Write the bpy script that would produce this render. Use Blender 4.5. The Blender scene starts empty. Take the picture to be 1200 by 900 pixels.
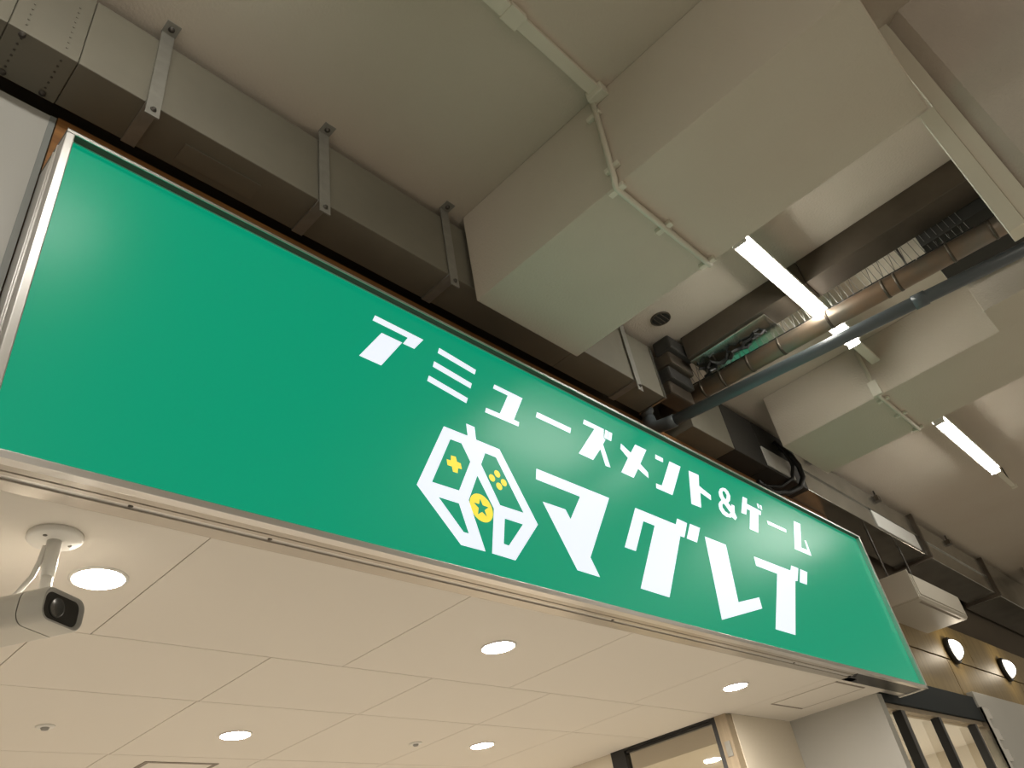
import bpy, bmesh, math, random
from mathutils import Vector, Matrix
from mathutils.geometry import tessellate_polygon

# ---------------------------------------------------------------- camera, world, exposure
SC = bpy.context.scene
COL = SC.collection
H0 = 1.55                                    # eye height: z values below are given above the eye, H0 is added by every builder
cam_data = bpy.data.cameras.new('camera')
cam = bpy.data.objects.new('camera', cam_data)
COL.objects.link(cam)
right = Vector((0.69623273, -0.70158707, -0.15177473))
down = Vector((0.33718258, 0.50631056, -0.79369863))
fwd = Vector((0.63369385, 0.50142317, 0.58907292))
rot = Matrix((right, -down, -fwd)).transposed()
cam.matrix_world = Matrix.Translation((0, 0, H0)) @ rot.to_4x4()
cam_data.sensor_width = 36
cam_data.lens = 36 * 912.1 / 1200
cam_data.clip_start = 0.02
SC.camera = cam

world = bpy.data.worlds.new('world')
SC.world = world
world.use_nodes = True
bg = world.node_tree.nodes['Background']
bg.inputs[0].default_value = (1.0, 0.89, 0.70, 1)
bg.inputs[1].default_value = 0.44

SC.view_settings.view_transform = 'Standard'
SC.view_settings.look = 'None'
SC.view_settings.exposure = 0.0
SC.view_settings.gamma = 1.0
SC.view_settings.use_curve_mapping = False
SC.cycles.use_denoising = True
SC.cycles.sample_clamp_indirect = 6
SC.cycles.max_bounces = 8

DOWNLIGHT_W = 18.5
TUBE_L = 34.0

# ---------------------------------------------------------------- materials
MATS = {}
def mat(name, col, rough=0.6, metal=0.0, spec=0.5, emit=None, estr=0.0, noise=0.0, nscale=8.0, bump=0.0, bscale=60.0,
        stretch=(1, 1, 1), col2=None, alpha=None, coat=0.0):
    m = bpy.data.materials.new(name); m.use_nodes = True
    nt = m.node_tree; b = nt.nodes['Principled BSDF']
    b.inputs['Base Color'].default_value = (*col, 1)
    b.inputs['Roughness'].default_value = rough
    b.inputs['Metallic'].default_value = metal
    b.inputs['Specular IOR Level'].default_value = spec
    b.inputs['Coat Weight'].default_value = coat
    if emit:
        b.inputs['Emission Color'].default_value = (*emit, 1)
        b.inputs['Emission Strength'].default_value = estr
    if noise or bump:
        tc = nt.nodes.new('ShaderNodeTexCoord'); mp = nt.nodes.new('ShaderNodeMapping')
        mp.inputs['Scale'].default_value = stretch
        nt.links.new(tc.outputs['Object'], mp.inputs[0])
    if noise:
        n = nt.nodes.new('ShaderNodeTexNoise'); n.inputs['Scale'].default_value = nscale
        n.inputs['Detail'].default_value = 6
        nt.links.new(mp.outputs[0], n.inputs['Vector'])
        r = nt.nodes.new('ShaderNodeMapRange')
        r.inputs[1].default_value = 0.3; r.inputs[2].default_value = 0.7
        nt.links.new(n.outputs[0], r.inputs[0])
        mx = nt.nodes.new('ShaderNodeMixRGB')
        c2 = col2 if col2 else tuple(c * (1 - noise) for c in col)
        mx.inputs[1].default_value = (*col, 1); mx.inputs[2].default_value = (*c2, 1)
        nt.links.new(r.outputs[0], mx.inputs[0])
        nt.links.new(mx.outputs[0], b.inputs['Base Color'])
    if bump:
        n2 = nt.nodes.new('ShaderNodeTexNoise'); n2.inputs['Scale'].default_value = bscale
        n2.inputs['Detail'].default_value = 4
        nt.links.new(tc.outputs['Object'], n2.inputs['Vector'])
        bp = nt.nodes.new('ShaderNodeBump'); bp.inputs['Strength'].default_value = bump
        bp.inputs['Distance'].default_value = 0.004
        nt.links.new(n2.outputs[0], bp.inputs['Height'])
        nt.links.new(bp.outputs[0], b.inputs['Normal'])
    MATS[name] = m
    return m

def wood(name, c1, c2, rough=0.5, axis=0, scale=6.0):
    m = bpy.data.materials.new(name); m.use_nodes = True
    nt = m.node_tree; b = nt.nodes['Principled BSDF']
    b.inputs['Roughness'].default_value = rough
    tc = nt.nodes.new('ShaderNodeTexCoord'); mp = nt.nodes.new('ShaderNodeMapping')
    s = [scale * 6] * 3; s[axis] = scale * 0.35
    mp.inputs['Scale'].default_value = s
    nt.links.new(tc.outputs['Object'], mp.inputs[0])
    n = nt.nodes.new('ShaderNodeTexNoise'); n.inputs['Scale'].default_value = 1.0
    n.inputs['Detail'].default_value = 8; n.inputs['Roughness'].default_value = 0.65
    nt.links.new(mp.outputs[0], n.inputs['Vector'])
    cr = nt.nodes.new('ShaderNodeValToRGB')
    cr.color_ramp.elements[0].position = 0.35; cr.color_ramp.elements[0].color = (*c1, 1)
    cr.color_ramp.elements[1].position = 0.65; cr.color_ramp.elements[1].color = (*c2, 1)
    nt.links.new(n.outputs[0], cr.inputs[0]); nt.links.new(cr.outputs[0], b.inputs['Base Color'])
    MATS[name] = m
    return m

def glass(name, tint, refl):
    m = bpy.data.materials.new(name); m.use_nodes = True
    nt = m.node_tree; nt.nodes.remove(nt.nodes['Principled BSDF'])
    out = nt.nodes['Material Output']
    t = nt.nodes.new('ShaderNodeBsdfTransparent'); t.inputs[0].default_value = (*tint, 1)
    g = nt.nodes.new('ShaderNodeBsdfGlossy'); g.inputs['Roughness'].default_value = 0.02
    fr = nt.nodes.new('ShaderNodeFresnel'); fr.inputs[0].default_value = 1.5
    ad = nt.nodes.new('ShaderNodeMath'); ad.operation = 'ADD'; ad.inputs[1].default_value = refl; ad.use_clamp = True
    mx = nt.nodes.new('ShaderNodeMixShader')
    ge = nt.nodes.new('ShaderNodeNewGeometry')            # only the outer face of a pane mirrors, the inner face lets light pass
    iv = nt.nodes.new('ShaderNodeMath'); iv.operation = 'SUBTRACT'; iv.inputs[0].default_value = 1.0
    mu = nt.nodes.new('ShaderNodeMath'); mu.operation = 'MULTIPLY'
    nt.links.new(ge.outputs['Backfacing'], iv.inputs[1])
    nt.links.new(fr.outputs[0], ad.inputs[0]); nt.links.new(ad.outputs[0], mu.inputs[0]); nt.links.new(iv.outputs[0], mu.inputs[1])
    nt.links.new(mu.outputs[0], mx.inputs[0])
    nt.links.new(t.outputs[0], mx.inputs[1]); nt.links.new(g.outputs[0], mx.inputs[2])
    nt.links.new(mx.outputs[0], out.inputs[0])
    MATS[name] = m
    return m

mat('plaster', (0.56, 0.50, 0.42), 0.85, noise=0.10, nscale=1.6, bump=0.55, bscale=90, col2=(0.53, 0.46, 0.38))
mat('plaster_coarse', (0.58, 0.52, 0.46), 0.9, noise=0.12, nscale=3, bump=1.0, bscale=130)
mat('paint_white', (0.66, 0.62, 0.52), 0.55, noise=0.06, nscale=2)
mat('duct_paint', (0.20, 0.185, 0.145), 0.6, noise=0.18, nscale=3.0)
mat('strap_metal', (0.30, 0.29, 0.26), 0.5, metal=0.3, noise=0.2, nscale=20)
mat('spike_wire', (0.16, 0.155, 0.14), 0.45, metal=0.4)
mat('bright_zinc', (0.62, 0.62, 0.58), 0.22, metal=1.0, noise=0.25, nscale=9, bump=0.3, bscale=9)
mat('frame_dark', (0.09, 0.08, 0.065), 0.5)
mat('cam_lens', (0.03, 0.03, 0.028), 0.25)
mat('bolt', (0.10, 0.09, 0.08), 0.5, metal=0.6)
mat('ceiling_board', (0.80, 0.75, 0.68), 0.75)
mat('joint', (0.30, 0.26, 0.22), 0.9)
mat('aluminium', (0.72, 0.70, 0.68), 0.34, metal=0.9)
mat('alu_soffit', (0.52, 0.48, 0.43), 0.3, metal=0.7)
mat('ac_white_shaded', (0.52, 0.48, 0.41), 0.5)  # white plastic darkened, shade on the unit put into its colour
mat('hatch_edge', (0.52, 0.47, 0.41), 0.8)
mat('white_plastic', (0.78, 0.76, 0.72), 0.4)
mat('dark_slot', (0.035, 0.028, 0.022), 0.7)
mat('sign_green', (0.0, 0.06, 0.035), 0.32, spec=0.35, emit=(0.0, 0.280, 0.148), estr=1.0)
mat('sign_white', (0.5, 0.5, 0.5), 0.32, spec=0.35, emit=(0.76, 0.83, 0.93), estr=0.93)
mat('sign_yellow', (0.4, 0.35, 0.05), 0.30, spec=0.5, emit=(0.93, 0.76, 0.06), estr=0.9)
mat('tube_glow', (1, 1, 1), 0.4, emit=(1.0, 0.97, 0.88), estr=TUBE_L)
mat('down_glow', (1, 1, 1), 0.4, emit=(1.0, 0.90, 0.74), estr=70.0)
mat('globe_glow', (1, 1, 1), 0.4, emit=(1.0, 0.93, 0.80), estr=3.0)
mat('black_metal', (0.012, 0.012, 0.013), 0.4)
mat('dark_header', (0.020, 0.026, 0.030), 0.75, spec=0.3)
mat('corner_grey', (0.24, 0.25, 0.24), 0.4)
mat('black_rubber', (0.015, 0.015, 0.015), 0.5)
mat('galvanised', (0.46, 0.45, 0.41), 0.22, metal=0.85, noise=0.35, nscale=5, bump=0.15, bscale=6)
mat('dark_steel', (0.13, 0.105, 0.08), 0.45, metal=0.5, noise=0.4, nscale=4)
mat('rust_pipe', (0.30, 0.20, 0.13), 0.42, metal=0.5, noise=0.5, nscale=7, col2=(0.20, 0.19, 0.16))
mat('pvc_grey', (0.085, 0.10, 0.11), 0.35)
mat('insulation_black', (0.03, 0.028, 0.025), 0.7)
mat('plate_white', (0.70, 0.70, 0.68), 0.4)
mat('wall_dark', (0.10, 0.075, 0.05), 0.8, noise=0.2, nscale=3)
mat('wall_beige', (0.72, 0.65, 0.54), 0.75)
mat('wall_panel', (0.46, 0.45, 0.42), 0.35, noise=0.04, nscale=2)
mat('stainless', (0.55, 0.53, 0.50), 0.18, metal=1.0)
mat('floor_tile', (0.46, 0.44, 0.41), 0.4, noise=0.15, nscale=2)
mat('cam_body', (0.62, 0.60, 0.55), 0.4)
mat('cam_bezel', (0.30, 0.29, 0.27), 0.4)
mat('cam_glass', (0.012, 0.012, 0.011), 0.08)
wood('wood_orange', (0.20, 0.085, 0.025), (0.36, 0.17, 0.05), 0.45, axis=0)
wood('wood_olive', (0.20, 0.135, 0.04), (0.29, 0.20, 0.07), 0.5, axis=2, scale=4)
wood('wood_jamb', (0.28, 0.22, 0.15), (0.35, 0.28, 0.19), 0.5, axis=2)
glass('glass_clear', (0.90, 0.90, 0.86), 0.06)
glass('glass_window', (0.80, 0.78, 0.70), 0.22)

# ---------------------------------------------------------------- builders
ORG = {}                                     # object -> world origin
def V(x, y, z): return Vector((x, y, z + H0))

def tag(o, label, cat, group=None, kind=None):
    o['label'] = label; o['category'] = cat
    if group: o['group'] = group
    if kind: o['kind'] = kind
    return o

def thing(name, label, cat, base, group=None):
    o = bpy.data.objects.new(name, None); COL.objects.link(o)
    o.empty_display_size = 0.1
    p = V(*base); o.location = p; ORG[o.name] = p
    return tag(o, label, cat, group)

def obj(name, bm, m, parent=None, smooth=False):
    """link a bmesh (world coordinates) as one object; a part keeps its own origin at its centre"""
    me = bpy.data.meshes.new(name)
    bmesh.ops.recalc_face_normals(bm, faces=bm.faces)
    lo = Vector((1e9,) * 3); hi = -lo
    for v in bm.verts:
        for i in range(3):
            lo[i] = min(lo[i], v.co[i]); hi[i] = max(hi[i], v.co[i])
    o_ = (lo + hi) / 2
    if parent is None: o_.z = lo.z
    bmesh.ops.translate(bm, verts=bm.verts, vec=-o_)
    bm.to_mesh(me); bm.free()
    if smooth:
        for p in me.polygons: p.use_smooth = True
    ms = m if isinstance(m, (list, tuple)) else [m]
    for k in ms: me.materials.append(MATS[k])
    o = bpy.data.objects.new(name, me); COL.objects.link(o)
    ORG[o.name] = o_
    if parent is not None:
        o.parent = parent; o.location = o_ - ORG[parent.name]
    else:
        o.location = o_
    return o

def part_like(src, parent, world_origin):
    """another part sharing src's mesh"""
    c = src.copy(); COL.objects.link(c); c.parent = parent
    c.location = world_origin - ORG[parent.name]; ORG[c.name] = world_origin
    return c

def dup(root, base, label=None, rotz=None):
    r = root.copy(); COL.objects.link(r); r.location = V(*base); ORG[r.name] = V(*base)
    if rotz is not None: r.rotation_euler = (0, 0, rotz)
    if label: r['label'] = label
    for ch in list(root.children):
        c = ch.copy(); COL.objects.link(c); c.parent = r
        for g in list(ch.children):
            d = g.copy(); COL.objects.link(d); d.parent = c
    return r

def bx(bm, x0, x1, y0, y1, z0, z1, bevel=0.0, mi=0):
    vs = [bm.verts.new(V(x, y, z)) for x in (x0, x1) for y in (y0, y1) for z in (z0, z1)]
    fs = [bm.faces.new([vs[i] for i in q]) for q in
          ((0, 1, 3, 2), (4, 6, 7, 5), (0, 4, 5, 1), (2, 3, 7, 6), (0, 2, 6, 4), (1, 5, 7, 3))]
    for f in fs: f.material_index = mi
    if bevel:
        es = list({e for f in fs for e in f.edges})
        bmesh.ops.bevel(bm, geom=es, offset=bevel, segments=2, affect='EDGES', profile=0.6)
    return bm

def box(name, x0, x1, y0, y1, z0, z1, m, parent=None, bevel=0.0):
    return obj(name, bx(bmesh.new(), x0, x1, y0, y1, z0, z1, bevel), m, parent)

def frame_of(d):
    d = d.normalized(); a = Vector((0, 0, 1)) if abs(d.z) < 0.9 else Vector((1, 0, 0))
    u = d.cross(a).normalized(); return u, d.cross(u).normalized()

def tube_bm(bm, pts, r, n=12, cap=True):
    pts = [V(*p) if isinstance(p, tuple) else p for p in pts]
    rs = r if isinstance(r, (list, tuple)) else [r] * len(pts)
    rings = []
    u = None
    for i, p in enumerate(pts):
        d = (pts[min(i + 1, len(pts) - 1)] - pts[max(i - 1, 0)]).normalized()
        if u is None: u, w = frame_of(d)
        else:
            u = (u - d * u.dot(d)).normalized(); w = d.cross(u)
        rings.append([bm.verts.new(p + (u * math.cos(2 * math.pi * k / n) + w * math.sin(2 * math.pi * k / n)) * rs[i]) for k in range(n)])
    for a, b in zip(rings, rings[1:]):
        for k in range(n): bm.faces.new((a[k], a[(k + 1) % n], b[(k + 1) % n], b[k]))
    if cap:
        bm.faces.new(rings[0][::-1]); bm.faces.new(rings[-1])
    return bm

def tube(name, pts, r, m, parent=None, n=12):
    return obj(name, tube_bm(bmesh.new(), pts, r, n), m, parent, smooth=n > 8)

def lathe_bm(bm, c, axis, prof, n=32):
    """prof: (radius, offset along axis) rows"""
    c = V(*c) if isinstance(c, tuple) else c
    d = axis.normalized(); u, w = frame_of(d)
    rings = []
    for r, t in prof:
        if r < 1e-6: rings.append([bm.verts.new(c + d * t)])
        else: rings.append([bm.verts.new(c + d * t + (u * math.cos(2 * math.pi * k / n) + w * math.sin(2 * math.pi * k / n)) * r) for k in range(n)])
    for a, b in zip(rings, rings[1:]):
        for k in range(n):
            q = [a[k % len(a)], a[(k + 1) % len(a)], b[(k + 1) % len(b)], b[k % len(b)]]
            q = list(dict.fromkeys(q))
            if len(q) > 2: bm.faces.new(q)
    return bm

def lathe(name, c, axis, prof, m, parent=None, n=32, smooth=True):
    return obj(name, lathe_bm(bmesh.new(), c, Vector(axis), prof, n), m, parent, smooth)

def prism(name, loops, y0, y1, m, parent=None):
    """flat shape in the sign plane: loops[0] outline, rest holes, (x, z) points, from y0 (front) to y1"""
    bm = bmesh.new()
    prism_bm(bm, loops, y0, y1)
    return obj(name, bm, m, parent)

def prism_bm(bm, loops, y0, y1):
    front = [[bm.verts.new(V(x, y0, z)) for x, z in lp] for lp in loops]
    back = [[bm.verts.new(V(x, y1, z)) for x, z in lp] for lp in loops]
    flat = [v for lp in front for v in lp]
    for t in tessellate_polygon([[Vector((x, z, 0)) for x, z in lp] for lp in loops]):
        try: bm.faces.new([flat[i] for i in t])
        except ValueError: pass
    for a, b in zip(front, back):
        for i in range(len(a)):
            j = (i + 1) % len(a); bm.faces.new((a[i], a[j], b[j], b[i]))

def xprism(name, pts, x0, x1, m, parent=None):
    """outline of (y, z) points extruded along x"""
    bm = bmesh.new()
    a = [bm.verts.new(V(x0, y, z)) for y, z in pts]; b = [bm.verts.new(V(x1, y, z)) for y, z in pts]
    bm.faces.new(a[::-1]); bm.faces.new(b)
    for i in range(len(a)):
        j = (i + 1) % len(a); bm.faces.new((a[i], a[j], b[j], b[i]))
    return obj(name, bm, m, parent)

def zprism(name, pts, z0, z1, m, parent=None):
    bm = bmesh.new()
    a = [bm.verts.new(V(x, y, z0)) for x, y in pts]; b = [bm.verts.new(V(x, y, z1)) for x, y in pts]
    bm.faces.new(a[::-1]); bm.faces.new(b)
    for i in range(len(a)):
        j = (i + 1) % len(a); bm.faces.new((a[i], a[j], b[j], b[i]))
    return obj(name, bm, m, parent)

# ================================================================ THE SETTING
ZS = 2.695           # underside of the passage slab
ZC = 0.965           # underside of the shop ceiling boards

tag(box('floor', -4, 14, -4.5, 7.0, -H0 - 0.1, -H0, 'floor_tile'), 'pale tiled floor of the passage and shop', 'floor', kind='structure')
tag(box('ceiling', -4, 14.5, -4.5, 2.06, ZS, ZS + 0.15, 'plaster'), 'rough plastered concrete slab over the passage', 'ceiling', kind='structure')

# wall above the shop front, behind the sign and the ducts
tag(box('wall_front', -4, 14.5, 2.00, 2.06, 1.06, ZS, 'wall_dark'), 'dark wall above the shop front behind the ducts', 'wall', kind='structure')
# pale wall panel left of the sign
wl = tag(box('wall_left', -3.2, 0.249, 1.765, 1.86, -H0, 2.262, 'wall_panel'), 'pale grey wall panel left of the green sign', 'wall', kind='structure')
box('corner_strip', 0.249, 0.266, 1.762, 1.86, -H0, 2.262, 'corner_grey', wl)

# shop room
tag(box('wall_back', -2.2, 9.2, 6.6, 6.7, -H0, 1.6, 'wall_beige'), 'beige back wall inside the shop', 'wall', kind='structure')
tag(box('wall_left.001', -2.3, -2.2, 1.86, 6.7, -H0, 1.6, 'wall_beige'), 'beige side wall inside the shop, left', 'wall', kind='structure')
# right-hand end of the shop: short wall beside the glass doors, jog, then the wall with the black framed window
wr = tag(box('wall_right', 5.20, 5.28, 1.78, 2.40, -H0, ZC, 'wall_panel'), 'pale wall beside the glass doors under the sign', 'wall', kind='structure')
tag(box('wall_right.001', 4.47, 5.20, 2.38, 2.46, -H0, ZC, 'wall_beige'), 'beige wall between black framed window and glass doors', 'wall', kind='structure')
tag(box('wall_right.002', 4.42, 4.50, 3.26, 6.6, -H0, ZC, 'wall_beige'), 'cream wall beyond the black framed window', 'wall', kind='structure')
tag(box('trim_1', 4.40, 4.47, 2.385, 2.462, -H0, ZC, 'wood_jamb'), 'pale wooden jamb at the near end of the window', 'trim', kind='structure')
box('switch_plate', 4.395, 4.40, 2.405, 2.44, 0.74, 0.82, 'strap_metal', bpy.data.objects['trim_1'])

# window with black frame in the right wall
w1 = bpy.data.objects.new('window_1', None); COL.objects.link(w1); w1.location = V(4.43, 2.86, -H0); ORG['window_1'] = V(4.43, 2.86, -H0)
tag(w1, 'black framed interior window under the shop ceiling', 'window', kind='structure')
box('stile', 4.40, 4.46, 2.462, 2.49, -0.75, ZC, 'black_metal', w1, 0.002)
box('stile', 4.40, 4.46, 3.15, 3.26, -0.75, ZC, 'black_metal', w1, 0.002)
box('head_rail', 4.40, 4.46, 2.49, 3.15, ZC - 0.012, ZC, 'black_metal', w1)
box('head_rail', 4.415, 4.45, 2.49, 3.15, ZC - 0.03, ZC - 0.012, 'black_metal', w1)
box('bottom_rail', 4.40, 4.46, 2.49, 3.15, -0.75, -0.70, 'black_metal', w1)
box('pane', 4.428, 4.436, 2.49, 3.15, -0.70, ZC - 0.03, 'glass_window', w1)
tag(box('wall_right.003', 4.42, 4.50, 2.462, 3.26, -H0, -0.75, 'wall_beige'), 'beige wall below the black framed window', 'wall', kind='structure')
# room behind that window and behind the glass doors
tag(box('wall_right.004', 9.2, 9.3, 1.9, 6.7, -H0, 1.6, 'wall_beige'), 'beige end wall of the room behind the glass doors', 'wall', kind='structure')
tag(box('ceiling.001', 4.50, 9.2, 2.46, 6.6, 1.02, 1.06, 'ceiling_board'), 'white ceiling of the room behind the glass doors', 'ceiling', kind='structure')
tag(box('ceiling.002', 5.28, 9.2, 1.90, 2.46, 1.02, 1.06, 'ceiling_board'), 'white ceiling strip just behind the glass doors', 'ceiling', kind='structure')

# shop ceiling: boards with open joints under a dark backing
sc_ = tag(box('ceiling.003', -2.2, 5.20, 1.70, 6.6, ZC + 0.012, ZC + 0.03, 'joint'), 'white boarded ceiling inside the shop entrance', 'ceiling', kind='structure')
G = 0.0018
rows = [(1.715, 2.422, [-1.85, -0.95, -0.05, 0.847, 1.747, 2.63, 3.53, 4.43]),
        (2.422, 2.925, [-1.46, -0.73, 0.0, 0.715, 1.45, 2.187, 2.91, 3.64]),
        (2.925, 3.68, [-1.46, -0.73, 0.0, 0.71, 1.445, 2.178, 2.91, 3.64]),
        (3.68, 4.45, [-1.46, -0.73, 0.0, 0.71, 1.44, 2.17, 2.91, 3.64]),
        (4.45, 5.2, [-1.0, 0.4, 1.8, 3.2]), (5.2, 6.6, [-1.0, 0.4, 1.8, 3.2])]
for (y0, y1, js) in rows:
    xe = 5.20 if y0 < 2.3 else 4.42
    xs = [-2.2] + js + [xe]
    for a, b in zip(xs, xs[1:]):
        yy = 2.38 if (y0 < 2.3 and a > 4.3) else y1
        box('panel', a + G, b - G, y0 + G, yy - G, ZC, ZC + 0.012, 'ceiling_board', sc_)

# aluminium track strips between the sign and the boards
t2 = bpy.data.objects.new('trim_2', None); COL.objects.link(t2); t2.location = V(2.5, 1.66, ZC); ORG['trim_2'] = V(2.5, 1.66, ZC)
tag(t2, 'aluminium shutter track along the underside of the sign', 'trim', kind='structure')
box('strip', -0.6, 4.52, 1.600, 1.6275, ZC - 0.003, ZC + 0.004, 'alu_soffit', t2)
box('strip', -0.6, 4.60, 1.637, 1.6495, ZC - 0.001, ZC + 0.004, 'alu_soffit', t2)
box('strip', -0.6, 4.68, 1.671, 1.7145, ZC - 0.001, ZC + 0.004, 'alu_soffit', t2)
box('slot', -0.6, 4.70, 1.601, 1.712, ZC + 0.004, ZC + 0.02, 'dark_slot', t2)
sk = lathe('screw', (0.62, 1.66, ZC + 0.004), (0, 0, -1), [(0, 0), (0.006, 0), (0.006, 0.003), (0, 0.004)], 'bolt', t2, 10)
for x in (0.98, 2.43, 3.9): part_like(sk, t2, V(x, 1.66, ZC + 0.002))
box('end_cap', 5.02, 5.12, 1.60, 1.70, ZC + 0.005, ZC + 0.03, 'aluminium', t2)

# wooden backing board behind the sign
wb = tag(zprism('backing_board', [(0.270, 1.765), (5.64, 1.765), (5.70, 1.81), (5.70, 1.86), (0.270, 1.86)], 1.0, 2.274, 'wood_orange'),
         'orange-brown wooden board mounted behind the green sign', 'board')

# wooden cladding of the facade right of the sign
wf = bpy.data.objects.new('wall_right.005', None); COL.objects.link(wf); wf.location = V(8, 1.85, 1.14); ORG[wf.name] = V(8, 1.85, 1.14)
tag(wf, 'olive-brown wooden cladding with two round lamps', 'wall', kind='structure')
for (xs, z0, z1) in (([5.71, 8.05, 10.4, 13.9], 1.437, 1.76), ([5.71, 7.27, 9.35, 11.4, 13.9], 1.135, 1.425)):
    for a, b in zip(xs, xs[1:]):
        box('panel', a + 0.006, b - 0.006, 1.835, 1.86, z0, z1, 'wood_olive', wf, 0.002)

# glass doors
d1 = bpy.data.objects.new('door_1', None); COL.objects.link(d1); d1.location = V(6.3, 1.83, -H0); ORG['door_1'] = V(6.3, 1.83, -H0)
tag(d1, 'dark framed glass doors under the wooden cladding', 'door', kind='structure')
box('header', 5.28, 7.33, 1.80, 1.90, 0.938, 1.118, 'dark_header', d1, 0.003)
box('rail', 5.28, 7.33, 1.82, 1.90, 0.905, 0.936, 'wood_jamb', d1)
for x, w_ in ((5.57, 0.07), (6.26, 0.05), (7.05, 0.045)):
    box('mullion', x, x + w_, 1.802, 1.862, -H0, 0.90, 'black_metal', d1, 0.003)
for a, b in ((5.28, 5.57), (5.64, 6.26), (6.31, 7.05), (7.095, 7.33)):
    box('pane', a, b, 1.862, 1.870, -H0, 0.905, 'glass_clear', d1)

# white fascia wall with stainless edge, right of the doors
wp = tag(box('wall_right.006', 7.335, 13.9, 1.785, 1.86, -H0, 1.16, 'wall_panel', None, 0.004), 'white wall panel right of the glass doors', 'wall', kind='structure')
st = thing('edge_guard', 'stainless steel edge guard on the white wall panel, plates shaped like its stepped reflection', 'edge guard', (7.35, 1.77, -H0))
box('upright', 7.325, 7.335, 1.770, 1.86, -H0, 1.035, 'stainless', st)
for i in range(6):
    z1 = 1.035 - i * 0.155
    box('plate', 7.325, 7.50, 1.770, 1.784, z1 - 0.085, z1, 'stainless', st, 0.002)  # plates model the zigzag reflection in the steel as shape
box('face_strip', 7.325, 7.40, 1.772, 1.7845, -H0, 1.03, 'stainless', st)

# beams and column
def struct(o, label, cat): return tag(o, label, cat, kind='structure')
struct(box('beam', 1.8161, 2.4596, -0.1485, 1.5378, 2.1835, ZS, 'plaster', None, 0.0066), 'deep plastered beam hanging over the middle of the sign', 'beam')
struct(box('beam', 4.433, 5.0765, -3.96, 1.463, 2.3177, ZS, 'plaster', None, 0.0066), 'plastered beam farther along the passage behind the grey pipe', 'beam')
struct(box('beam', 4.1525, 4.433, -3.96, 0.1177, 2.3177, ZS, 'plaster', None, 0.0033), 'short cross beam meeting the farther plastered beam', 'beam')
struct(box('beam', 10.395, 11, -3.96, 1.43, 2.3177, ZS, 'plaster', None, 0.0066), 'distant plastered beam at the right edge', 'beam')
struct(zprism('column', [(2.4596, -0.2695), (2.4992, -0.2156), (3.19, -0.2156), (3.19, -1.265), (2.4596, -1.265)], -H0, ZS, 'plaster_coarse'),
       'coarse plastered column at the top right corner', 'column')
hb = thing('hanging_board', 'white angled board hanging beside the coarse column', 'board', (2.53, -0.165, 1.573))
box('board', 2.4596, 2.53, -0.1617, -0.11, 1.573, 2.1835, 'paint_white', hb, 0.0022)
box('board', 2.475, 2.541, -0.2145, -0.1628, -0.66, ZS, 'paint_white', hb, 0.0022)

# ================================================================ THE SIGN
SY = 1.600
sign = thing('illuminated_sign', 'long green illuminated sign with white Japanese lettering above the entrance', 'sign', (2.9, 1.65, 0.955))
box('face', 0.285, 5.505, SY, SY + 0.006, 0.962, 2.0, 'sign_green', sign)
box('housing', 0.272, 5.515, SY + 0.006, 1.762, 0.968, 2.0, 'aluminium', sign)
box('frame_rail', 0.269, 5.530, 1.574, 1.764, 1.992, 2.008, 'frame_dark', sign)        # top
box('edge_bead', 0.269, 5.530, 1.571, 1.574, 1.991, 2.001, 'aluminium', sign)
box('edge_bead', 0.291, 5.508, 1.596, SY, 1.9895, 1.992, 'aluminium', sign)
box('frame_rail', 0.269, 5.530, 1.573, SY, 0.957, 0.9765, 'aluminium', sign, 0.002)           # bottom
box('frame_rail', 0.269, 0.291, 1.573, 1.764, 0.957, 1.992, 'aluminium', sign, 0.003)         # left
box('frame_rail', 5.508, 5.530, 1.573, 1.764, 0.957, 1.992, 'aluminium', sign, 0.003)         # right
box('underside', 4.56, 5.515, SY + 0.001, 1.7125, 0.964, 0.9675, 'black_metal', sign)  # black sheet stands in for the shaded void past the track ends
for y in (1.625, 1.655):
    tube('side_rib', [(0.2675, y, 0.96), (0.2675, y, 1.98)], 0.003, 'aluminium', sign, 6)
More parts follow.
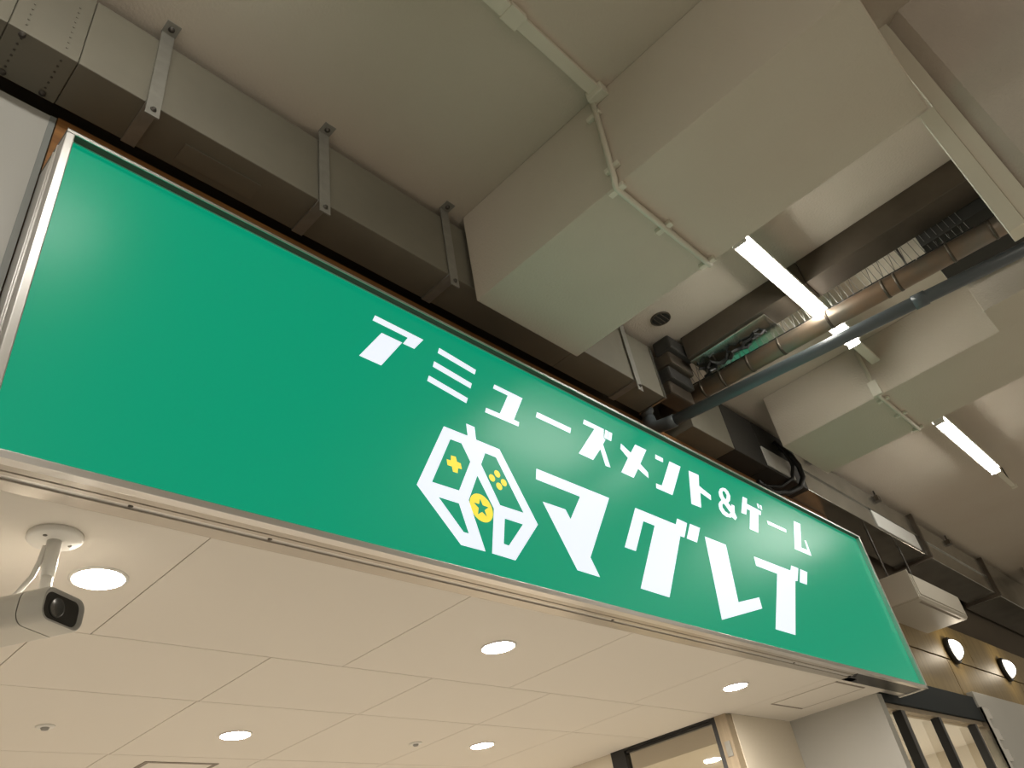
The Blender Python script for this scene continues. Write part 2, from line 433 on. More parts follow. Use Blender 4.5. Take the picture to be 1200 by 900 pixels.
LETTERS = {
    'A': [[(1.327, 1.89), (1.549, 1.885), (1.499, 1.818), (1.447, 1.818), (1.473, 1.858), (1.315, 1.861)], [(1.351, 1.82), (1.443, 1.82), (1.34, 1.669), (1.249, 1.67)]],
    'MI': [[(1.627, 1.883), (1.814, 1.86), (1.803, 1.833), (1.616, 1.854)], [(1.592, 1.802), (1.778, 1.778), (1.767, 1.75), (1.582, 1.773)], [(1.557, 1.72), (1.744, 1.694), (1.732, 1.667), (1.546, 1.692)]],
    'YU': [[(1.91, 1.829), (2.071, 1.826), (1.99, 1.689), (2.02, 1.688), (2.011, 1.664), (1.828, 1.663), (1.838, 1.687), (1.912, 1.688), (1.981, 1.804), (1.898, 1.805)]],
    'BAR': [[(2.149, 1.787), (2.366, 1.785), (2.351, 1.754), (2.135, 1.756)]],
    'ZU': [[(2.482, 1.875), (2.624, 1.874), (2.603, 1.818), (2.615, 1.813), (2.584, 1.777), (2.596, 1.66), (2.561, 1.658), (2.554, 1.743), (2.475, 1.66), (2.379, 1.662), (2.547, 1.847), (2.467, 1.846)], [(2.636, 1.875), (2.658, 1.875), (2.634, 1.821), (2.609, 1.822)], [(2.661, 1.873), (2.688, 1.874), (2.66, 1.821), (2.637, 1.821)]],
    'ME': [[(2.739, 1.835), (2.803, 1.805), (2.865, 1.873), (2.956, 1.872), (2.86, 1.763), (2.908, 1.731), (2.898, 1.697), (2.828, 1.727), (2.767, 1.659), (2.674, 1.66), (2.766, 1.765), (2.722, 1.801)]],
    'N': [[(3.032, 1.872), (3.096, 1.87), (3.084, 1.843), (3.019, 1.843)], [(3.153, 1.871), (3.252, 1.871), (3.077, 1.657), (2.944, 1.657), (2.954, 1.685), (3.002, 1.687)]],
    'TO': [[(3.328, 1.871), (3.423, 1.874), (3.387, 1.798), (3.483, 1.77), (3.468, 1.737), (3.375, 1.757), (3.331, 1.657), (3.241, 1.654)]],
    'AMP': [[(3.658, 1.866), (3.691, 1.871), (3.712, 1.858), (3.717, 1.832), (3.693, 1.796), (3.659, 1.773), (3.682, 1.754), (3.694, 1.774), (3.725, 1.773), (3.697, 1.724), (3.704, 1.696), (3.673, 1.674), (3.647, 1.686), (3.627, 1.677), (3.58, 1.67), (3.547, 1.678), (3.53, 1.703), (3.539, 1.733), (3.567, 1.757), (3.592, 1.771), (3.583, 1.794), (3.591, 1.82), (3.621, 1.849)], [(3.645, 1.844), (3.668, 1.845), (3.677, 1.827), (3.661, 1.802), (3.642, 1.789), (3.63, 1.802), (3.631, 1.826)], [(3.602, 1.756), (3.615, 1.748), (3.648, 1.71), (3.619, 1.696), (3.586, 1.704), (3.572, 1.724), (3.58, 1.741)]],
    'GE': [[(3.876, 1.872), (3.924, 1.872), (3.895, 1.831), (4.005, 1.828), (4.051, 1.824), (4.028, 1.794), (4.0, 1.793), (3.905, 1.655), (3.813, 1.656), (3.906, 1.792), (3.871, 1.795), (3.836, 1.749), (3.781, 1.746)], [(4.035, 1.873), (4.057, 1.873), (4.046, 1.841), (4.027, 1.842)], [(4.07, 1.872), (4.089, 1.871), (4.076, 1.84), (4.057, 1.841)]],
    'BAR2': [[(4.087, 1.776), (4.317, 1.775), (4.301, 1.751), (4.082, 1.751)]],
    'MU': [[(4.49, 1.874), (4.579, 1.875), (4.44, 1.686), (4.524, 1.688), (4.536, 1.755), (4.56, 1.758), (4.547, 1.655), (4.329, 1.653)]],
    'MA': [[(2.071, 1.49), (2.523, 1.487), (2.292, 1.168), (2.324, 1.095), (2.194, 1.097), (2.07, 1.346), (2.2, 1.348), (2.219, 1.31), (2.316, 1.436), (2.056, 1.439)]],
    'GU': [[(2.709, 1.49), (3.023, 1.487), (3.051, 1.525), (3.133, 1.521), (3.065, 1.431), (3.031, 1.431), (2.783, 1.094), (2.584, 1.097), (2.83, 1.434), (2.745, 1.435), (2.621, 1.266), (2.546, 1.267)], [(3.159, 1.524), (3.247, 1.524), (3.171, 1.43), (3.085, 1.431)]],
    'RE': [[(3.269, 1.484), (3.462, 1.484), (3.389, 1.174), (3.629, 1.239), (3.619, 1.18), (3.174, 1.057)]],
    'BU': [[(3.738, 1.48), (4.146, 1.482), (4.183, 1.52), (4.268, 1.52), (4.189, 1.429), (4.156, 1.424), (3.893, 1.086), (3.688, 1.087), (3.952, 1.426), (3.727, 1.426)], [(4.292, 1.52), (4.378, 1.518), (4.3, 1.428), (4.213, 1.427)]],
    'LOGO': [[(1.601, 1.515), (1.715, 1.515), (1.716, 1.569), (1.757, 1.568), (1.755, 1.513), (1.874, 1.512), (2.015, 1.237), (1.861, 1.066), (1.752, 1.068), (1.794, 1.244), (1.735, 1.358), (1.675, 1.244), (1.721, 1.068), (1.614, 1.067), (1.451, 1.238)], [(1.625, 1.47), (1.678, 1.471), (1.71, 1.406), (1.636, 1.269), (1.517, 1.267)], [(1.793, 1.469), (1.848, 1.468), (1.948, 1.267), (1.828, 1.266), (1.762, 1.411)], [(1.538, 1.218), (1.628, 1.219), (1.656, 1.116), (1.632, 1.116)], [(1.841, 1.218), (1.933, 1.218), (1.84, 1.115), (1.815, 1.116)]],
    'PLUS': [[(1.619, 1.401), (1.64, 1.403), (1.643, 1.384), (1.66, 1.382), (1.662, 1.36), (1.644, 1.359), (1.64, 1.338), (1.619, 1.337), (1.617, 1.357), (1.597, 1.356), (1.596, 1.379), (1.615, 1.379)]],
    'DOTS': [[(1.809, 1.37), (1.84, 1.396), (1.868, 1.368), (1.84, 1.345)], [(1.797, 1.377), (1.82, 1.362)], [(1.812, 1.386), (1.806, 1.355)]],
    'DISC': [[(1.732, 1.23), (1.684, 1.243), (1.781, 1.213), (1.723, 1.281), (1.743, 1.179)], [(1.737, 1.267), (1.739, 1.239), (1.767, 1.24), (1.742, 1.221), (1.751, 1.198), (1.728, 1.21), (1.708, 1.199), (1.716, 1.223), (1.697, 1.231), (1.724, 1.238)]],
}
for key, loops in LETTERS.items():
    if key in ('PLUS', 'DOTS', 'DISC', 'LOGO'): continue
    bm = bmesh.new()
    if key == 'AMP': prism_bm(bm, loops, SY - 0.0012, SY)
    else:
        for lp in loops: prism_bm(bm, [lp], SY - 0.0012, SY)
    obj('letter', bm, 'sign_white', sign)
logo = prism('emblem', LETTERS['LOGO'], SY - 0.0012, SY, 'sign_white', sign)
logo['label'] = 'white cube-shaped game controller emblem'
prism('plus_mark', LETTERS['PLUS'], SY - 0.0012, SY, 'sign_yellow', logo)
def ring(c, r, n=28): return [(c[0] + r * math.cos(2 * math.pi * k / n), c[1] + r * math.sin(2 * math.pi * k / n)) for k in range(n)]
for c in LETTERS['DOTS'][0]: prism('button_dot', [ring(c, 0.0145, 20)], SY - 0.0012, SY, 'sign_yellow', logo)
dc = LETTERS['DISC'][0][0]
star = [(dc[0] + (0.038 if k % 2 == 0 else 0.0155) * math.sin(math.pi * k / 5), dc[1] + (0.038 if k % 2 == 0 else 0.0155) * math.cos(math.pi * k / 5)) for k in range(10)]
prism('star_disc', [ring(dc, 0.053, 40), star], SY - 0.0012, SY, 'sign_yellow', logo)

# ================================================================ DUCTS
DZ0, DZ1, DY0, DY1 = 2.288, 2.6455, 1.562, 1.7358
duct = thing('painted_duct', 'long pale painted duct hung under the slab above the sign', 'duct', (1.65, 1.65, DZ0))
cuts = [-3.3, -1.54, -0.33, 0.0572, 0.2442, 1.0725, 1.7028, 2.53, 3.2505]
for a, b in zip(cuts, cuts[1:]):
    box('section', a + 0.0006, b - 0.0006, DY0, DY1, DZ0, DZ1, 'duct_paint', duct, 0.0033)
cov = box('joint_cover', 0.0594, 0.242, DY0 - 0.0022, DY1, DZ0 - 0.0022, DZ1, 'duct_paint', duct, 0.0022)
riv = lathe('rivet', (0.099, 1.584, DZ0 - 0.0033), (0, 0, -1), [(0, 0), (0.0037, 0), (0.0037, 0.0011), (0, 0.0013)], 'bolt', cov, 8)
for i in range(7):
    for x in (0.0968, 0.2046):
        if (i, x) == (0, 0.0968): continue
        part_like(riv, cov, V(x, 1.584 + i * 0.0226, DZ0 - 0.0039))
rvf = lathe('rivet', (0.0968, DY0 - 0.0033, 2.321), (0, -1, 0), [(0, 0), (0.0033, 0), (0.0033, 0.0011), (0, 0.0013)], 'duct_paint', cov, 8)
for i in range(9):
    for x in (0.0968, 0.2046):
        if i == 0 and x == 0.0968: continue
        part_like(rvf, cov, V(x, DY0 - 0.0039, 2.321 + i * 0.0286))
big = lathe('bolt', (0.0968, 1.5708, DZ0 - 0.0033), (0, 0, -1), [(0, 0), (0.0099, 0), (0.0099, 0.0033), (0.0044, 0.0044), (0.0044, 0.0066), (0, 0.0066)], 'bolt', cov, 12)
for x, y in ((0.0968, 1.7193), (0.2046, 1.7193)): part_like(big, cov, V(x, y, DZ0 - 0.0066))
box('access_plate', 0.605, 0.88, 1.628, 1.705, DZ0 - 0.0044, DZ0, 'duct_paint', duct, 0.0011)
box('end_flange', 3.2505, 3.2637, DY0 - 0.0066, DY1 + 0.0044, DZ0 - 0.0066, DZ1, 'galvanised', duct)

def strap(x, label):
    t = thing('hanger_strap', label, 'bracket', (x, 1.551, 2.222), 'metal straps carrying the painted duct')
    s = box('strap', x - 0.022, x + 0.022, 1.551, 1.5571, 2.2242, ZS - 0.0044, 'strap_metal', t, 0.0011)
    box('foot', x - 0.0242, x + 0.0242, 1.5048, 1.5571, ZS - 0.0044, ZS, 'strap_metal', t, 0.0011)
    b = lathe('bolt', (x, 1.529, ZS - 0.0044), (0, 0, -1), [(0, 0), (0.011, 0), (0.011, 0.0033), (0.0055, 0.0044), (0.0055, 0.0099), (0, 0.0099)], 'bolt', t, 12)
    lathe('bolt', (x, 1.551, 2.2528), (0, -1, 0), [(0, 0), (0.0099, 0), (0.0099, 0.0022), (0.0066, 0.0033), (0.0066, 0.0077), (0, 0.0077)], 'bolt', t, 12)
    box('hook', x - 0.022, x + 0.022, 1.5571, DY1, 2.2792, DZ0, 'strap_metal', t)
    return t
s1 = strap(0.4653, 'metal hanger strap nearest the left end of the painted duct')
dup(s1, (1.0912, 1.551, 2.222), 'second metal hanger strap from the left on the painted duct')
dup(s1, (1.7182, 1.551, 2.222), 'metal hanger strap just left of the deep plastered beam')
dup(s1, (2.9997, 1.551, 2.222), 'metal hanger strap right of the deep plastered beam')

# galvanised duct continuing to the right
gd = thing('galvanised_duct', 'shiny galvanised duct running right behind the sign corner', 'duct', (8, 1.76, 2.277))
box('section', 3.63, 4.092, 1.628, 1.925, 2.277, 2.64, 'duct_paint', gd, 0.0044)
box('section', 4.0964, 4.51, 1.628, 1.925, 2.277, 2.64, 'insulation_black', gd, 0.0044)
box('section', 4.5144, 5.082, 1.628, 1.925, 2.277, 2.64, 'insulation_black', gd, 0.0044)
box('section', 5.0864, 7.392, 1.628, 1.925, 2.277, 2.64, 'galvanised', gd, 0.0044)
box('section', 7.3964, 9.405, 1.628, 1.925, 2.277, 2.64, 'galvanised', gd, 0.0044)
box('section', 9.4094, 14.3, 1.606, 1.969, 2.244, 2.662, 'galvanised', gd, 0.0044)
box('plate', 4.51, 4.895, 1.6192, 1.6269, 2.2935, 2.4365, 'plate_white', gd)
box('plate', 6.292, 7.238, 1.6192, 1.6269, 2.2935, 2.4365, 'plate_white', gd)
box('seam_rib', 5.093, 9.35, 1.617, 1.6269, 2.4442, 2.4585, 'galvanised', gd)
for x in (7.392, 9.405):
    f = box('flange', x - 0.022, x + 0.022, 1.595, 1.9525, 2.2495, 2.673, 'dark_steel', gd, 0.0022)
for x in (5.39, 6.6, 8.36):
    tube('rod', [(x, 1.617, 2.64), (x, 1.617, ZS - 0.001)], 0.0066, 'bolt', gd, 8)
    box('lug', x - 0.033, x + 0.033, 1.595, 1.628, 2.596, 2.64, 'dark_steel', gd)

# narrow dark duct across the passage
dd = thing('dark_duct', 'narrow dark steel duct running across the passage above the rusty pipe', 'duct', (3.498, 0.66, 2.541))
for a, b in ((-0.99, -0.22), (-0.2167, 0.682), (0.6853, 1.43)):
    box('section', 3.4155, 3.5882, a, b, 2.5432, ZS - 0.001, 'dark_steel', dd, 0.0033)
box('bottom_plate', 3.432, 3.784, 0.946, 1.43, 2.5256, 2.5421, 'bright_zinc', dd, 0.0022)
# galvanised elbow where the dark duct turns down
xp = thing('duct_elbow', 'grey ribbed metal elbow at the end of the painted duct', 'duct', (3.366, 1.496, 2.332))
for i, (y0, z0) in enumerate(((1.441, 2.574), (1.474, 2.497), (1.507, 2.42), (1.54, 2.343))):
    box('rib', 3.2835 + 0.0132 * i, 3.52 + 0.0132 * i, y0, y0 + 0.11, z0, z0 + 0.0935, 'dark_steel' if i % 2 else 'insulation_black', xp, 0.0132)
tag(box('black_box', 3.597, 4.103, -0.99, 0.165, 2.4805, ZS - 0.001, 'insulation_black', None, 0.0044), 'black box under the slab at the near end of the rusty pipe', 'box')

# ================================================================ PIPES
def lerp(a, b, t): return tuple(a[i] + (b[i] - a[i]) * t for i in range(3))
PA, PB = (3.63, -0.385, 2.365), (3.63, 1.782, 2.4695)
rp = thing('rusty_pipe', 'rusty brown metal pipe slung across the passage', 'pipe', (3.63, 0.66, 2.365))
tube('pipe', [PA, PB], 0.0506, 'rust_pipe', rp, 20)
for t in (0.12, 0.21, 0.33, 0.36, 0.50, 0.63, 0.72, 0.80, 0.86):
    tube('band', [lerp(PA, PB, t), lerp(PA, PB, t + 0.0066)], 0.0534, 'dark_steel', rp, 20)
for t in (0.30, 0.84):
    p = lerp(PA, PB, t)
    tube('hanger_rod', [(p[0], p[1], p[2] + 0.044), (p[0], p[1], ZS)], 0.0055, 'bolt', rp, 8)

# bird spikes on top of the pipe
def spike_strip(t0, label, n=9):
    b = lerp(PA, PB, t0)
    t = thing('bird_spike_strip', label, 'bird spikes', (b[0], b[1], b[2] + 0.0506), 'bird spikes on the rusty pipe')
    p0 = Vector(lerp(PA, PB, t0)); p1 = Vector(lerp(PA, PB, t0 + 0.125))
    base = tube('base_strip', [tuple(p0 + Vector((-0.0132, 0, 0.0517))), tuple(p1 + Vector((-0.0132, 0, 0.0517)))], 0.0066, 'black_rubber', t, 6)
    src = {}
    for i in range(n):
        q = p0.lerp(p1, (i + 0.5) / n) + Vector((-0.0132, 0, 0.055))
        for s in ((-1, 1) if i % 2 else (1,)):
            tip = q + Vector((-0.0385 * (1 if s > 0 else 0.2), 0.0132 * s, 0.1155))
            if s not in src:
                src[s] = tube('spike', [tuple(q), tuple(tip)], 0.0016, 'spike_wire', t, 5)
            else:
                part_like(src[s], t, V(*((q + tip) / 2)))
    return t
names = ['strip of bird spikes nearest the white hanging board', 'second strip of bird spikes from the white hanging board',
         'strip of bird spikes right of the upper tube light', 'strip of bird spikes at the far end of the upper tube light',
         'strip of bird spikes left of the upper tube light', 'strip of bird spikes nearest the sign']
for i, nm in enumerate(names): spike_strip(0.15 + i * 0.128, nm)

# black cables bundled along the pipe near the sign
def wavy(a, b, n, amp, seed, sag=0):
    random.seed(seed); out = []
    for i in range(n + 1):
        t = i / n; p = lerp(a, b, t)
        out.append((p[0] + random.uniform(-amp, amp), p[1], p[2] + random.uniform(-amp, amp) - sag * 4 * t * (1 - t)))
    return out
for k, lab in enumerate(('black cable twisted along the rusty pipe near the sign, upper', 'black cable twisted along the rusty pipe near the sign, lower')):
    tag(tube('cable', wavy((3.564 - 0.022 * k, 1.012, 2.519), (3.515 + 0.022 * k, 1.425, 2.492 - 0.022 * k), 16, 0.0176, 5 + k), 0.0088, 'black_rubber', None, 8), lab, 'cable')

# grey plastic drain pipe with elbow
PE = (3.3055, 1.6665, 2.1725); PN = (3.52, -0.352, 2.1175)
pp = thing('drain_pipe', 'dark grey plastic drain pipe crossing the passage to the sign', 'pipe', (3.333, 0.66, 2.112))
tube('pipe', [PN, lerp(PN, PE, 0.98)], 0.0308, 'pvc_grey', pp, 20)
tube('elbow', [lerp(PN, PE, 0.955), lerp(PN, PE, 0.975), (3.3, 1.683, 2.1802), (3.2956, 1.7028, 2.1978), (3.2945, 1.7116, 2.222), (3.2945, 1.7138, 2.255)], 0.036, 'pvc_grey', pp, 20)
tube('riser', [(3.2945, 1.7138, 2.244), (3.2945, 1.7138, 2.64)], 0.0319, 'pvc_grey', pp, 20)
tube('socket', [(3.2945, 1.7138, 2.2935), (3.2945, 1.7138, 2.3265)], 0.0407, 'pvc_grey', pp, 20)
tube('coupling', [lerp(PN, PE, 0.30), lerp(PN, PE, 0.33)], 0.0352, 'pvc_grey', pp, 20)

# black hose looping below the galvanised duct
tag(tube('hose', [(4.818, 1.617, 2.53), (4.873, 1.584, 2.464), (4.917, 1.573, 2.387), (4.939, 1.584, 2.31), (4.906, 1.617, 2.244), (4.818, 1.672, 2.2), (4.686, 1.725, 2.189), (4.532, 1.735, 2.233)], 0.0187, 'black_rubber', None, 10),
    'black hose looping down from the dark duct above the sign', 'hose')
tag(tube('hose', [(4.774, 1.617, 2.563), (4.807, 1.5895, 2.475), (4.84, 1.584, 2.376), (4.829, 1.617, 2.288), (4.752, 1.683, 2.233), (4.62, 1.735, 2.222)], 0.0132, 'black_rubber', None, 10),
    'thinner black hose beside the looping hose above the sign', 'hose')

# conduits
cd = thing('cable_trunking', 'cream cable trunking crossing the slab and the deep beam', 'conduit', (1.43, 0.737, 2.2))
box('trunk', 0.62, 1.32, 0.6985, 0.7535, ZS - 0.0286, ZS, 'paint_white', cd, 0.0022)
box('trunk', 1.3244, 1.8095, 0.7018, 0.7502, ZS - 0.0242, ZS, 'paint_white', cd, 0.0022)
box('junction_cover', 1.2815, 1.3585, 0.693, 0.759, ZS - 0.033, ZS, 'paint_white', cd, 0.0022)
box('junction_cover', 1.771, 1.8161, 0.6875, 0.7645, ZS - 0.055, ZS, 'paint_white', cd, 0.0044)
tube('conduit', [(1.8029, 0.759, ZS - 0.044), (1.8029, 0.781, 2.2), (1.8051, 0.7865, 2.1835), (1.8172, 0.792, 2.1714), (1.837, 0.792, 2.1703), (2.4552, 0.792, 2.1703)], 0.0121, 'paint_white', cd, 10)
for x in (1.826, 2.123, 2.4365):
    box('clamp', x - 0.0132, x + 0.0132, 0.759, 0.8305, 2.1648, 2.1835, 'paint_white', cd, 0.0033)
for z in (2.266, 2.585):
    box('clamp', 1.7974, 1.8161, 0.7425, 0.8085, z - 0.011, z + 0.011, 'paint_white', cd, 0.0033)
c2 = thing('cable_trunking', 'cream conduit running down the side of the farther beam', 'conduit', (4.51, 0.814, 2.31))
tube('conduit', [(4.422, 0.814, 2.64), (4.422, 0.814, 2.321), (4.4242, 0.814, 2.3089), (4.4385, 0.814, 2.3056), (4.466, 0.814, 2.3056), (5.06, 0.814, 2.3056)], 0.0121, 'paint_white', c2, 10)
box('junction_box', 4.4, 4.433, 0.7865, 0.8415, 2.31, 2.409, 'paint_white', c2, 0.0033)
for x in (4.488, 4.763, 5.049):
    box('clamp', x - 0.0132, x + 0.0132, 0.781, 0.8525, 2.3001, 2.3177, 'paint_white', c2, 0.0033)

# ================================================================ LAMPS
ZL = 2.542           # top of the hung lamp raceways
def tube_light(x0, y, label):
    L = 1.27
    t = thing('tube_light', label, 'lamp', (x0 + L / 2, y, ZL - 0.058), 'tube lights hung under the slab')
    box('raceway', x0 - 0.02, x0 + L + 0.02, y - 0.046, y + 0.046, ZL - 0.022, ZL, 'white_plastic', t, 0.003)
    bm = bmesh.new(); n = 14
    pr = [(y + 0.034 * math.cos(math.pi + math.pi * k / n), ZL - 0.022 + 0.036 * math.sin(math.pi + math.pi * k / n)) for k in range(n + 1)]
    a = [bm.verts.new(V(x0, p, q)) for p, q in pr]; b = [bm.verts.new(V(x0 + L, p, q)) for p, q in pr]
    for i in range(n): bm.faces.new((a[i], a[i + 1], b[i + 1], b[i]))
    bm.faces.new(a); bm.faces.new(b[::-1])
    obj('diffuser', bm, 'tube_glow', t, smooth=False)
    for x in (x0 - 0.012, x0 + L):
        box('end_cap', x, x + 0.012, y - 0.036, y + 0.036, ZL - 0.060, ZL - 0.020, 'white_plastic', t, 0.003)
    for x in (x0 + 0.10, x0 + L - 0.10):
        tube('rod', [(x, y, ZL), (x, y, ZS - 0.001)], 0.005, 'bolt', t, 8)
    return t
tl = tube_light(2.82, 0.742, 'glowing tube light above the rusty pipe')
dup(tl, (5.53 + 0.635, 0.755, ZL - 0.058), 'glowing tube light beyond the farther beam')
dup(tl, (-0.05, 0.745, ZL - 0.058), 'glowing tube light at the left end of the cream trunking')
for x, w_ in ((0.4, 'nearest'), (3.6, 'second'), (6.8, 'third')):
    o = dup(tl, (x, -2.4, ZL - 0.058), w_ + ' added tube light in the unseen row behind the viewer'); o['group'] = 'added tube lights behind the viewer'  # row added out of view to brighten the floor and slab
tr = thing('lamp_trunking', 'short pale trunking after the farther tube light', 'conduit', (7.12, 0.755, ZL - 0.022))
box('trunk', 6.822, 7.34, 0.738, 0.772, ZL - 0.022, ZL, 'paint_white', tr, 0.0022)
tube('rod', [(7.31, 0.755, ZL), (7.31, 0.755, ZS - 0.001)], 0.005, 'bolt', tr, 8)
box('cap', 7.34, 7.39, 0.733, 0.777, ZL - 0.026, ZL, 'paint_white', tr, 0.0022)
tag(box('lamp_bracket', 4.112, 4.432, 0.715, 0.769, 2.518, 2.54, 'paint_white', None, 0.0033), 'pale bracket on the farther beam at the tube light end', 'bracket')

ve = thing('ceiling_vent', 'small round dark vent in the slab beside the deep beam', 'vent', (3.1724, 1.397, ZS - 0.011))
lathe('rim', (3.1724, 1.397, ZS), (0, 0, -1), [(0.0572, 0), (0.0572, 0.0066), (0.0495, 0.0088), (0.0495, 0)], 'dark_steel', ve, 28)
lathe('grille', (3.1724, 1.397, ZS), (0, 0, -1), [(0.0495, 0.0033), (0.022, 0.0044), (0, 0.0033)], 'insulation_black', ve, 28)
for k in (-1, 0, 1):
    box('louvre', 3.1724 - 0.044, 3.1724 + 0.044, 1.397 + k * 0.0242 - 0.0022, 1.397 + k * 0.0242 + 0.0022, ZS - 0.0088, ZS - 0.0033, 'dark_steel', ve)

def downlight(x, y, label):
    t = thing('downlight', label, 'lamp', (x, y, ZC - 0.006), 'downlights in the shop ceiling')
    lathe('rim', (x, y, ZC), (0, 0, -1), [(0.072, 0), (0.072, 0.003), (0.066, 0.006), (0.062, 0.004), (0.062, 0)], 'white_plastic', t, 36)
    lathe('lens', (x, y, ZC), (0, 0, -1), [(0.062, 0.001), (0.060, 0.006), (0.03, 0.010), (0, 0.011)], 'down_glow', t, 36)
    return t
def lamp_light(x, y):
    ld = bpy.data.lights.new('downlight_beam', 'AREA'); ld.shape = 'DISK'; ld.size = 0.12
    ld.energy = DOWNLIGHT_W; ld.color = (1.0, 0.925, 0.81)
    lo = bpy.data.objects.new('downlight_beam', ld); COL.objects.link(lo); lo.location = V(x, y, ZC - 0.013)
spots = [(0.712, 2.045, 'downlight beside the security camera'), (2.19, 2.04, 'downlight below the emblem, close to the sign'),
         (1.82, 3.31, 'downlight at the bottom left, past the first ceiling joint'), (3.92, 2.02, 'downlight nearest the glass doors'),
         (3.25, 3.25, 'small downlight at the bottom middle'), (0.35, 3.31, 'added unseen downlight in the left part of the shop'),
         (1.82, 4.9, 'added unseen downlight deep in the shop, middle'), (3.4, 4.9, 'added unseen downlight deep in the shop, right'), (0.2, 4.9, 'added unseen downlight deep in the shop, left')]  # left and deep ones are out of view, added for warm bounce
d0 = None
for x, y, lab in spots:
    if d0 is None: d0 = downlight(x, y, lab)
    else: dup(d0, (x, y, ZC - 0.006), lab)
    lamp_light(x, y)

# lights of the room behind the glass doors
for i, (x, y, lab) in enumerate(((6.2, 3.2, 'downlight in the room behind the glass doors, near'), (7.8, 4.4, 'downlight in the room behind the glass doors, far'))):
    o = dup(d0, (x, y, 1.02 - 0.006), lab); o['group'] = 'downlights behind the glass doors'
    ld = bpy.data.lights.new('room_beam', 'AREA'); ld.shape = 'DISK'; ld.size = 0.12; ld.energy = 105; ld.color = (1, 0.93, 0.84)
    lo = bpy.data.objects.new('room_beam', ld); COL.objects.link(lo); lo.location = V(x, y, 1.02 - 0.016)

def bulkhead(x, label):
    y = 1.835; z = 1.51
    t = thing('bulkhead_lamp', label, 'lamp', (x, y, z - 0.1), 'round bulkhead lamps on the wooden cladding')
    lathe('base_ring', (x, y, z), (0, -1, 0), [(0, 0), (0.110, 0), (0.112, 0.03), (0.104, 0.042), (0.088, 0.042), (0.088, 0.02)], 'black_metal', t, 36)
    prof = [(0.088, 0.03)] + [(0.088 * math.cos(a), 0.03 + 0.075 * math.sin(a)) for a in [math.pi / 2 * k / 8 for k in range(1, 8)]] + [(0, 0.105)]
    g = lathe('globe', (x, y, z), (0, -1, 0), prof, 'globe_glow', t, 36)
    for ang in (0.0, math.pi / 2):
        pts = []
        for k in range(13):
            a = math.pi * k / 12
            r = 0.090 * math.cos(a); dpt = 0.03 + 0.078 * math.sin(a)
            pts.append((x + r * math.cos(ang), y - dpt, z + r * math.sin(ang)))
        tube('guard', pts, 0.0028, 'black_metal', t, 6)
    return t
b1 = bulkhead(7.46, 'round bulkhead lamp nearest the sign on the wooden cladding')
dup(b1, (8.98, 1.835, 1.41), 'round bulkhead lamp farther right on the wooden cladding')
for x in (7.46, 8.98):
    ld = bpy.data.lights.new('bulkhead_light', 'POINT'); ld.energy = 2.2; ld.color = (1, 0.86, 0.66); ld.shadow_soft_size = 0.04
    lo = bpy.data.objects.new('bulkhead_light', ld); COL.objects.link(lo); lo.location = V(x, 1.835 - 0.16, 1.51)

# ================================================================ SECURITY CAMERA
CA = (0.537, 1.864, ZC)
cc = thing('security_camera', 'white bullet security camera on a ceiling arm', 'camera', (CA[0], CA[1], 0.74))
mp_ = lathe('mount_plate', CA, (0, 0, -1), [(0, 0), (0.060, 0), (0.061, 0.010), (0.056, 0.015), (0, 0.016)], 'white_plastic', cc, 40)
for x, y in ((0.508, 1.842), (0.575, 1.872)):
    lathe('screw', (x, y, ZC - 0.0155), (0, 0, -1), [(0, 0), (0.005, 0), (0.005, 0.001), (0, 0.0012)], 'bolt', mp_, 10)
tube('arm', [(CA[0], CA[1], ZC - 0.012), (CA[0], CA[1], ZC - 0.105)], [0.0165, 0.0150], 'white_plastic', cc, 20)
tube('arm_neck', [(CA[0], CA[1], ZC - 0.100), (CA[0], CA[1], ZC - 0.16)], 0.0125, 'white_plastic', cc, 20)
tube('cable', [(CA[0] - 0.017, CA[1] + 0.003, ZC - 0.03), (CA[0] - 0.021, CA[1] + 0.004, ZC - 0.07), (CA[0] - 0.028, CA[1] + 0.008, ZC - 0.105), (CA[0] - 0.045, CA[1] + 0.02, ZC - 0.14), (CA[0] - 0.06, CA[1] + 0.03, ZC - 0.165)], 0.006, 'white_plastic', cc, 10)
az, el = math.radians(-60), math.radians(-3)
cd_ = Vector((math.cos(az) * math.cos(el), math.sin(az) * math.cos(el), math.sin(el)))
cv = Vector((0, 0, 1)).cross(cd_).normalized(); cw = cd_.cross(cv)
CW, CH = 0.128, 0.078
F0 = V(CA[0], CA[1], ZC - 0.154) - cw * CH / 2 + cd_ * 0.065
def rrect(w, h, r, n=6):
    out = []
    for cx, cy, a0 in ((w / 2 - r, h / 2 - r, 0), (-w / 2 + r, h / 2 - r, 90), (-w / 2 + r, -h / 2 + r, 180), (w / 2 - r, -h / 2 + r, 270)):
        for k in range(n + 1):
            a = math.radians(a0 + 90 * k / n); out.append((cx + r * math.cos(a), cy + r * math.sin(a)))
    return out
def loft(name, rows, m, parent, caps=(True, True), smooth=True):
    bm = bmesh.new(); rings = []
    for (t, w, h, r) in rows:
        rings.append([bm.verts.new(F0 + cd_ * t + cv * a + cw * b) for a, b in rrect(w, h, r)])
    n = len(rings[0])
    for a, b in zip(rings, rings[1:]):
        for k in range(n): bm.faces.new((a[k], a[(k + 1) % n], b[(k + 1) % n], b[k]))
    if caps[0]: bm.faces.new(rings[0])
    if caps[1]: bm.faces.new(rings[-1])
    return obj(name, bm, m, parent, smooth)
R = 0.026
loft('body', [(-0.30, CW - 0.01, CH - 0.01, R - 0.002), (-0.295, CW, CH, R), (-0.0625, CW, CH, R)], 'cam_body', cc, (True, False))
loft('seam', [(-0.0628, CW - 0.003, CH - 0.003, R), (-0.0602, CW - 0.003, CH - 0.003, R)], 'bolt', cc, (False, False))
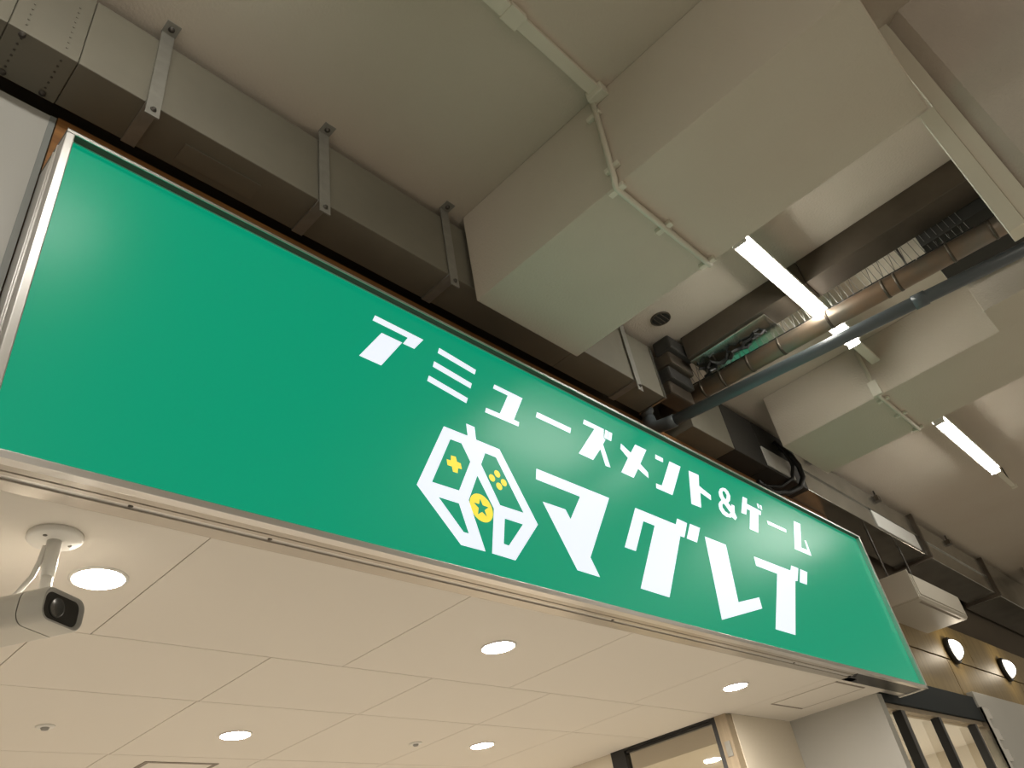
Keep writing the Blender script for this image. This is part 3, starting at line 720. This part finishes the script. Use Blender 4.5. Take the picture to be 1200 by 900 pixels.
loft('front_shell', [(-0.06, CW, CH, R), (-0.006, CW, CH, R), (0.0, CW - 0.006, CH - 0.006, R - 0.002)], 'cam_body', cc, (False, False))
loft('bezel', [(0.0, CW - 0.006, CH - 0.006, R - 0.002), (0.001, CW - 0.012, CH - 0.012, R - 0.004), (-0.006, CW - 0.026, CH - 0.020, R - 0.008)], 'cam_bezel', cc, (False, False))
loft('lens_window', [(-0.0065, CW - 0.024, CH - 0.019, R - 0.008), (-0.006, CW - 0.026, CH - 0.020, R - 0.008)], 'cam_glass', cc, (False, True), False)
obj('lens', lathe_bm(bmesh.new(), F0 - cd_ * 0.0058 - cv * 0.014, cd_, [(0.022, 0), (0.022, 0.0012), (0.019, 0.0012), (0.018, 0.0004), (0, 0.0008)], 24), 'cam_lens', cc, True)

# ================================================================ SMALL CEILING FITTINGS
def sensor(x, y, label):
    t = thing('fire_sensor', label, 'sensor', (x, y, ZC - 0.012), 'heat sensors in the shop ceiling')
    lathe('plate', (x, y, ZC), (0, 0, -1), [(0, 0), (0.034, 0), (0.033, 0.004), (0.020, 0.006), (0, 0.006)], 'white_plastic', t, 24)
    lathe('tip', (x, y, ZC - 0.006), (0, 0, -1), [(0.016, 0), (0.012, 0.008), (0, 0.01)], 'cam_bezel', t, 16)
    return t
f0 = sensor(1.062, 3.336, 'small round sensor on the ceiling at the bottom left')
dup(f0, (2.809, 3.284, ZC - 0.012), 'small round sensor on the ceiling at the bottom middle')

h1 = thing('ceiling_hatch', 'flush ceiling hatch with dark edges near the right end of the sign', 'hatch', (4.75, 1.95, ZC - 0.003))
box('door', 4.570, 4.940, 1.757, 2.150, ZC - 0.002, ZC, 'ceiling_board', h1)
box('edge', 4.562, 4.948, 1.742, 1.754, ZC - 0.003, ZC, 'joint', h1)
box('edge', 4.562, 4.948, 2.153, 2.165, ZC - 0.003, ZC, 'joint', h1)
box('edge', 4.562, 4.568, 1.754, 2.153, ZC - 0.003, ZC, 'hatch_edge', h1)
box('edge', 4.942, 4.948, 1.754, 2.153, ZC - 0.003, ZC, 'hatch_edge', h1)
h2 = thing('ceiling_hatch', 'square ceiling hatch with dark frame at the bottom edge', 'hatch', (1.81, 3.95, ZC - 0.003))
box('door', 1.665, 1.972, 3.787, 4.10, ZC - 0.002, ZC, 'ceiling_board', h2)
for a in ((1.640, 1.995, 3.767, 3.785), (1.640, 1.995, 4.103, 4.12), (1.640, 1.662, 3.785, 4.103), (1.975, 1.995, 3.785, 4.103)):
    box('edge', *a, ZC - 0.003, ZC, 'joint', h2)

# ================================================================ AIR CONDITIONER
ac = thing('air_conditioner', 'white ceiling-hung air conditioner right of the sign', 'air conditioner', (6.55, 1.67, 1.61))
xprism('body', [(1.50, 1.625), (1.515, 1.61), (1.835, 1.61), (1.835, 1.83), (1.56, 1.83), (1.50, 1.79)], 6.03, 7.07, 'ac_white_shaded', ac)
box('outlet_slot', 6.12, 6.98, 1.53, 1.55, 1.6085, 1.612, 'joint', ac)
box('front_panel', 6.05, 7.05, 1.494, 1.50, 1.640, 1.785, 'ac_white_shaded', ac, 0.002)
box('end_cap', 6.015, 6.03, 1.505, 1.835, 1.615, 1.825, 'ac_white_shaded', ac, 0.004)
tube('rod', [(6.22, 1.70, 1.83), (6.22, 1.70, 2.276)], 0.008, 'bolt', ac, 8)
tube('rod', [(6.88, 1.70, 1.83), (6.88, 1.70, 2.276)], 0.008, 'bolt', ac, 8)
